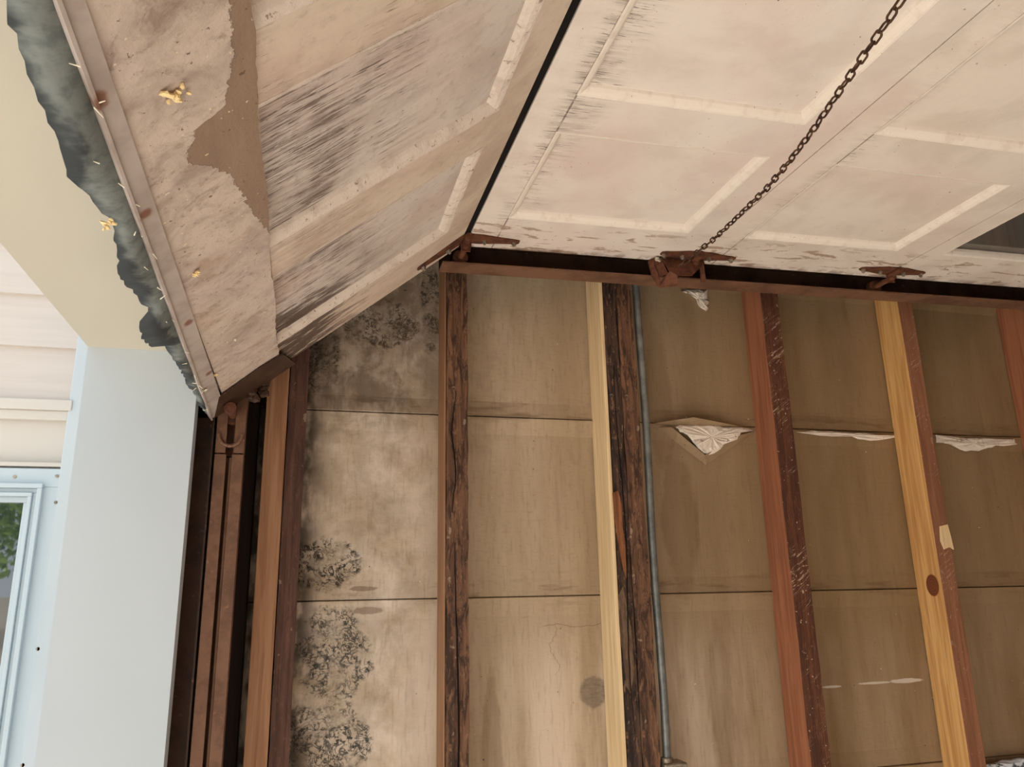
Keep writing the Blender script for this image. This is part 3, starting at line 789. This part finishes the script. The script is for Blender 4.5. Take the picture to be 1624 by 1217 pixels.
# tilted bottom section
mb = MB(); T = 0.036
slab(mb, fA, 0.0045, 0.068, YF, YN, 0, T); slab(mb, fA, 0.455, 0.60, YF, YN, 0.001, T)
vv = [YF] + [q for b in bays for q in b] + [YN]
for i in range(0, len(vv), 2): slab(mb, fA, 0.068, 0.455, vv[i], vv[i+1], 0, T)
secA = mb.build('door_section', MP_Aframe, door)
secA['label'] = 'tilted bottom section with cracked grey paint'
for i, (v0, v1) in enumerate(bays):
    v0 -= 0.03; v1 -= 0.03
    v0b, v1b = v0 + 0.03, v1 + 0.03
    pb = MB(); slab(pb, fA, 0.068, 0.455, v0b, v1b, 0.0115, 0.022); pb.build('panel', MP_A, secA)
    q = MB(); moulding(q, fA, 0.068, 0.475, v0b, v1b, 0.019, 0.0115, 0.0004, 20 + i); q.build('moulding', M_MOULD_OLD, secA)
mb = MB()
mb.hexa([Vector(q) for q in [tuple(fA(0.005, v, w_)) if k else tuple(fB(0.3065, v, w_)) for (k, v, w_) in ((1, YF - .002, .003), (0, YF - .002, .003), (0, YN, .003), (1, YN, .003), (1, YF - .002, .03), (0, YF - .002, .03), (0, YN, .03), (1, YN, .03))]])
mb.build('joint_shade', M_BLACK, secA)  # added black strip standing for the shade in the open section joint
# wide bottom rail board with a ragged upper edge
rn = random.Random(12); mb = MB(); n = 260; vs_ = []
for i in range(n + 1):
    v = YF - 0.002 - (YF - YN - .004) * i / n
    e = 0.4565 + 0.0016 * math.sin(v * 21) + rn.uniform(-.0012, .0012)
    vs_ += [(e, v, 0.0), (e + .0015, v, -0.005), (0.52, v, -0.0055), (0.575, v, -0.005), (0.575, v, 0.001), (e, v, .012)]
fs = [(i*6+k, i*6+(k+1) % 6, (i+1)*6+(k+1) % 6, (i+1)*6+k) for i in range(n) for k in range(6)]
mb.add([fA(*q) for q in vs_], fs, [(q[0], q[1]) for q in vs_])
mb.build('bottom_rail', M_RAIL, secA)
# nailed strip along the bottom edge
mb = MB(); vs_ = []; n = 30
def lerp(v, a, b): t = (v - 0.44) / (1.495 - 0.44); return a + (b - a) * t
for i in range(n + 1):
    v = 1.50 - (1.50 - YN) * i / n
    s0 = lerp(v, 0.5695, 0.580); s1 = lerp(v, 0.587, 0.612)
    vs_ += [(s0, v, -0.0052), (s0 + .001, v, -0.0085), (s1 - .003, v, -0.0085), (s1 - .0028, v, -0.0115), (s1, v, -0.0115), (s1, v, 0.0)]
fs = [(i*6+k, i*6+(k+1) % 6, (i+1)*6+(k+1) % 6, (i+1)*6+k) for i in range(n) for k in range(6)] + [tuple(range(6))]
mb.add([fA(*q) for q in vs_], fs, [(q[0], q[1]) for q in vs_])
mb.build('nailed_strip', M_STRIP, secA)
# ragged black rubber seal
rn = random.Random(21); mb = MB(); n = 240; vs_ = []
outer = [(1.50, .612), (1.40, .616), (1.25, .617), (1.233, .615), (1.12, .620), (1.06, .622), (1.05, .634), (0.98, .640), (0.93, .634), (.925, .618), (0.86, .624), (0.80, .628), (0.74, .617), (0.70, .614), (0.66, .620), (0.60, .630), (0.54, .624), (0.48, .620), (0.42, .613), (0.2, .62), (-1.1, .62)]
def outr(v):
    for (a, x1), (b, x2) in zip(outer, outer[1:]):
        if b <= v <= a: return x2 + (x1 - x2) * (v - b) / (a - b)
    return .62
for i in range(n + 1):
    v = 1.50 - (1.50 - YN) * i / n
    s1 = lerp(v, 0.587, 0.612) - .002; e = outr(v) + rn.uniform(-.0022, .0022) - .005 * max(0, min(1, (.75 - v) / .2))
    mid = (s1 + e) / 2; wv = 0.004 * math.sin(v * 31) + rn.uniform(-.001, .001)
    vs_ += [(s1, v, -0.004), (mid, v, -0.006 + wv), (e, v, 0.002 + wv), (e - .001, v, .004 + wv), (mid, v, 0.0 + wv), (s1, v, .001)]
fs = [(i*6+k, i*6+(k+1) % 6, (i+1)*6+(k+1) % 6, (i+1)*6+k) for i in range(n) for k in range(6)]
mb.add([fA(*q) for q in vs_], fs, [(q[0], q[1]) for q in vs_])
mb.build('rubber_seal', M_RUB, secA, smooth=True)['label'] = 'torn black rubber bottom seal'
# foam and fibre scraps stuck to the bottom section
def scrap(u, v, w_, r, seed, mat, name='foam_scrap'):
    mb = MB(); rn = random.Random(seed)
    for k in range(18):
        q = abs(rn.gauss(0, .5)); t = rn.uniform(0, 6.28)
        c_ = fA(u + r * q * math.cos(t) * .8, v + r * q * math.sin(t), w_ - rn.uniform(0, .002))
        mb.lump(c_, (r * rn.uniform(.08, .34), r * rn.uniform(.1, .38), r * .16), seed + k, 1, .45)
    mb.build(name, mat, secA)
scrap(0.531, 0.565, -0.007, 0.013, 3, M_FOAM); scrap(0.556, 0.879, -0.007, 0.008, 14, M_FOAM)
scrap(0.616, 0.688, -0.006, 0.009, 25, M_FOAM); scrap(0.60, 1.30, -0.010, 0.006, 31, M_FIB)
scrap(0.575, 1.27, -0.007, 0.005, 37, M_FOAM); scrap(0.53, 1.17, -0.007, 0.004, 39, M_FIB)
rn = random.Random(44)
for k in range(26):
    v = rn.uniform(.46, 1.42); u = lerp(v, .590, .612) + rn.uniform(-.006, .010)
    a = fA(u, v, -.010); mb = MB(); mb.tube(a, a + Vector((rn.uniform(-.007, .007), rn.uniform(-.006, .006), rn.uniform(-.007, .004))), .0007, 5, r2=.0003)
    mb.build('fibre_tuft', M_FIB, secA)
# steel corner plate, roller and rusty lump at the far bottom corner
mb = MB()
P_ = [(0.605, 1.505), (0.583, 1.396), (0.50, 1.385), (0.452, 1.392), (0.425, 1.505)]
mb.poly([fA(u, v, -0.007) for u, v in P_], AN, -0.003)
cp_ = mb.build('corner_plate', T_BROWND, secA)
cp_['label'] = 'dark brown steel corner plate'
mb = MB(); a = fA(0.575, 1.46, -0.022); b = fA(0.575, 1.535, -0.022)
mb.tube(a, b, 0.0075, 14); mb.tube(fA(.575, 1.452, -.022), fA(.575, 1.464, -.022), .011, 14); mb.tube(fA(.575, 1.516, -.022), fA(.575, 1.534, -.022), .018, 20)
mb.build('roller', T_RUST, secA, bevel=.001)
mb = MB()
for k in range(9):
    rn = random.Random(70 + k)
    mb.lump(fA(0.512 + rn.uniform(-.02, .02), 1.50 + rn.uniform(-.008, .008), -0.016 + rn.uniform(-.008, .008)), (.010, .008, .009), 60 + k, 1, .3)
mb.build('rusty_lump', T_BROWND, secA)

# ---- hinges
def leaf_plate(mb, fn, u0, u1, vc, w0, w1, sgn):
    ts = [0, .25, .62, .9, 1.0]; ws = [w0, w0, w0 * .62, w1, w1 * .6]
    pts = [(u0 + (u1 - u0) * t, vc + q) for t, q in zip(ts, ws)] + [(u0 + (u1 - u0) * t, vc - q) for t, q in reversed(list(zip(ts, ws)))]
    a = fn(0, 0, 0); nrm = fn(0, 0, -1) - a
    mb.poly([fn(u, v, -0.0005) for u, v in pts], nrm, 0.0032)
def bolt(fn, u, v, parent, r=.0055):
    mb = MB(); mb.tube(fn(u, v, -0.0035), fn(u, v, -0.0085), r, 6); mb.tube(fn(u, v, -.0085), fn(u, v, -.012), r * .55, 8)
    mb.build('bolt', T_ZINC, parent)
def roller_set(fn, u, parent):
    mb = MB()
    mb.tube(fn(u, 1.452, -0.016), fn(u, 1.530, -0.016), 0.0065, 14)
    mb.tube(fn(u, 1.517, -0.016), fn(u, 1.534, -0.016), 0.0165, 20)
    mb.build('roller', T_RUST, parent, bevel=.0008)
def hinge(fl, fr_, ul, ur, xj, vc, roll=True):
    hb_ = MB()
    leaf_plate(hb_, fr_, ur[0], ur[1], vc, 0.020, 0.009, 1)
    leaf_plate(hb_, fl, ul[0], ul[1], vc, 0.020, 0.009, -1)
    hb_.tube(fB(xj, vc - 0.024, -0.008), fB(xj, vc + 0.018, -0.008), 0.0075, 14)
    # tab carrying the roller shaft
    hb_.poly([fB(xj - .012, vc + .012, -.002), fB(xj + .014, vc + .012, -.002), fB(xj + .010, vc + .012, -.026), fB(xj - .008, vc + .012, -.026)], (0, 1, 0), .003)
    h = hb_.build('hinge', T_RUST, door)
    bolt(fr_, ur[0] + (ur[1]-ur[0]) * .32, vc + .004, h); bolt(fr_, ur[0] + (ur[1]-ur[0]) * .9, vc + .002, h)
    bolt(fl, ul[0] + (ul[1]-ul[0]) * .35, vc + .004, h); bolt(fl, ul[0] + (ul[1]-ul[0]) * .9, vc + .002, h)
    if roll: roller_set(fB, xj, h)
    return h
hinge(fA, fB, (0.004, 0.125), (0.306, 0.415), 0.302, 1.452)
h2 = hinge(fB, fB, (0.824, 0.742), (0.832, 0.925), 0.829, 1.452)
h3 = hinge(fB, fB, (1.352, 1.262), (1.360, 1.445), 1.356, 1.452)
hinge(fB, fB, (1.880, 1.80), (1.888, 1.97), 1.884, 1.452)
# folded lift-chain bracket at the second hinge
mb = MB()
p = lambda a, b, Y: onY(a, b, Y)
A0 = p(1043, 399, 1.478); A1 = p(1112, 402, 1.470); A2 = p(1118, 418, 1.462); A3 = p(1098, 437, 1.452); A4 = p(1075, 437, 1.448); A5 = p(1058, 446, 1.444); A6 = p(1062, 430, 1.450)
mb.poly([A0, A1, A2, A3, A4, A6], (0, 1, 0), 0.003)
B0 = p(1028, 415, 1.492); B1 = p(1034, 438, 1.492); B2 = p(1046, 456, 1.480)
mb.poly([A0, B0, B1, B2, p(1048, 446, 1.478), p(1037, 417, 1.482)], (0, 1, 0), 0.003)
mb.poly([p(1046, 404, 1.476), p(1037, 416, 1.484), p(1044, 440, 1.484), p(1060, 434, 1.456)], (0, 1, 0), 0.0025)
mb.poly([A6, A4, p(1074, 452, 1.466), B2, p(1048, 446, 1.478)], (0, 1, -0.3), 0.003)
br = mb.build('lift_bracket', T_RUST, h2, bevel=.0006)
MB().tube(p(1042, 411, 1.470), p(1042, 411, 1.474), 0.0055, 6).lump(p(1046, 412, 1.470), (.005, .003, .006), 5, 1).build('bolt', T_ZINC, h2)
MB().poly([p(1112, 447, 1.50), p(1120, 447, 1.50), p(1116, 418, 1.48), p(1110, 418, 1.48)], (0, 1, 0), .003).build('bracket_tab', T_RUST, h2)

# ================================================================== THE CHAIN
pix = [(1075, 424), (1092, 412), (1108, 398), (1128, 383), (1150, 363), (1182, 332), (1216, 299), (1252, 256), (1291, 204), (1334, 141), (1367, 92), (1402, 42), (1433, -4), (1490, -90), (1560, -200)]
zz_ = [0.672, 0.677, 0.679, 0.675, 0.668, 0.658, 0.649, 0.640, 0.632, 0.626, 0.623, 0.622, 0.623, 0.628, 0.64]
pts = [ray(*q) * (z_ / ray(*q).z) + Vector((0, 0, CH)) for q, z_ in zip(pix, zz_)]
ln = [0]
for a, b in zip(pts, pts[1:]): ln.append(ln[-1] + (b - a).length)
def along(s):
    for i in range(len(ln) - 1):
        if s <= ln[i+1]:
            t = (s - ln[i]) / (ln[i+1] - ln[i]); return pts[i].lerp(pts[i+1], t), (pts[i+1] - pts[i]).normalized()
    return pts[-1], (pts[-1] - pts[-2]).normalized()
chain = empty('lift_chain', pts[0], 'thin dark rusty steel chain crossing below the raised door', 'chain')
lm = MB(); L_, W_, r_ = 0.0225, 0.0115, 0.00150
cen = []
n1 = 8
for i in range(n1 + 1): t = -math.pi / 2 + math.pi * i / n1; cen.append((L_/2 - W_/2 + math.cos(t) * (W_/2 - r_), math.sin(t) * (W_/2 - r_)))
for i in range(n1 + 1): t = math.pi / 2 + math.pi * i / n1; cen.append((-L_/2 + W_/2 + math.cos(t) * (W_/2 - r_), math.sin(t) * (W_/2 - r_)))
nc = len(cen); ns = 8; vs_ = []
for i, (x_, y_) in enumerate(cen):
    a = cen[i-1]; b = cen[(i+1) % nc]; tx, ty = b[0]-a[0], b[1]-a[1]; q = math.hypot(tx, ty); nx, ny = -ty/q, tx/q
    for k in range(ns):
        t = 2*math.pi*k/ns; vs_.append((x_ + nx*math.cos(t)*r_, y_ + ny*math.cos(t)*r_, math.sin(t)*r_))
fs = [(i*ns+k, i*ns+(k+1) % ns, ((i+1) % nc)*ns+(k+1) % ns, ((i+1) % nc)*ns+k) for i in range(nc) for k in range(ns)]
lm.add(vs_, fs)
link0 = lm.build('chain_link', T_CHAIN, None, smooth=True)
pitch = L_ - 2 * r_ - .0012
nl = int(ln[-1] / pitch)
for i in range(min(nl, 99)):
    l = link0 if i == 0 else link0.copy()
    if i: C.objects.link(l)
    pnt, d = along((i + .5) * pitch)
    up = Vector((0, 0, 1)); sx = d; sy = up.cross(sx).normalized(); sz = sx.cross(sy)
    rot = Matrix((sx, sy, sz)).transposed()
    l.parent = chain
    tw = (math.pi / 2 if i % 2 else 0) + 0.35 * math.sin(i * .35) + .3
    l.matrix_local = Matrix.Translation(pnt - pts[0]) @ rot.to_4x4() @ Matrix.Rotation(tw, 4, 'X')

# ================================================================== OUTSIDE, SEEN IN THE WINDOW'S REFLECTION
tr = empty('garden_tree', (-3.3, -5.2, 0), 'leafy green tree mirrored in the window pane beyond the jamb', 'tree')
MB().tube((-3.3, -5.2, -.02), (-3.3, -5.2, 2.6), .12, 10, r2=.08).build('trunk', W_OLD, tr)
mb = MB(); rn = random.Random(2)
for k in range(3200):
    t = rn.uniform(0, 6.28); ph = math.acos(rn.uniform(-1, 1)); rr = rn.uniform(.6, 1.0) ** .5 * 1.1 * (1 + .2 * math.sin(5 * t) * math.sin(3 * ph))
    c_ = Vector((-3.3 + rr * math.sin(ph) * math.cos(t), -5.2 + rr * math.sin(ph) * math.sin(t), 2.9 + rr * .8 * math.cos(ph)))
    a = Vector((rn.uniform(-1, 1), rn.uniform(-1, 1), rn.uniform(-1, 1))).normalized() * .07; b = a.orthogonal().normalized() * .035
    mb.add([c_ - a, c_ + b, c_ + a, c_ - b], [(0, 1, 2, 3)])
mb.build('foliage', M_LEAF, tr)
fn_ = MB()
for k in range(24): fn_.box((-8 + k * .3, -6.6, -.02), (-8 + k * .3 + .28, -6.57, 1.75))
fn_.box((-8, -6.57, 1.4), (-.8, -6.53, 1.5)).box((-8, -6.57, .3), (-.8, -6.53, .4))
tag(fn_.build('board_fence', M_TRIM, loc=(-4.4, -6.58, 0)), 'pale board fence mirrored low in the window pane', 'fence')
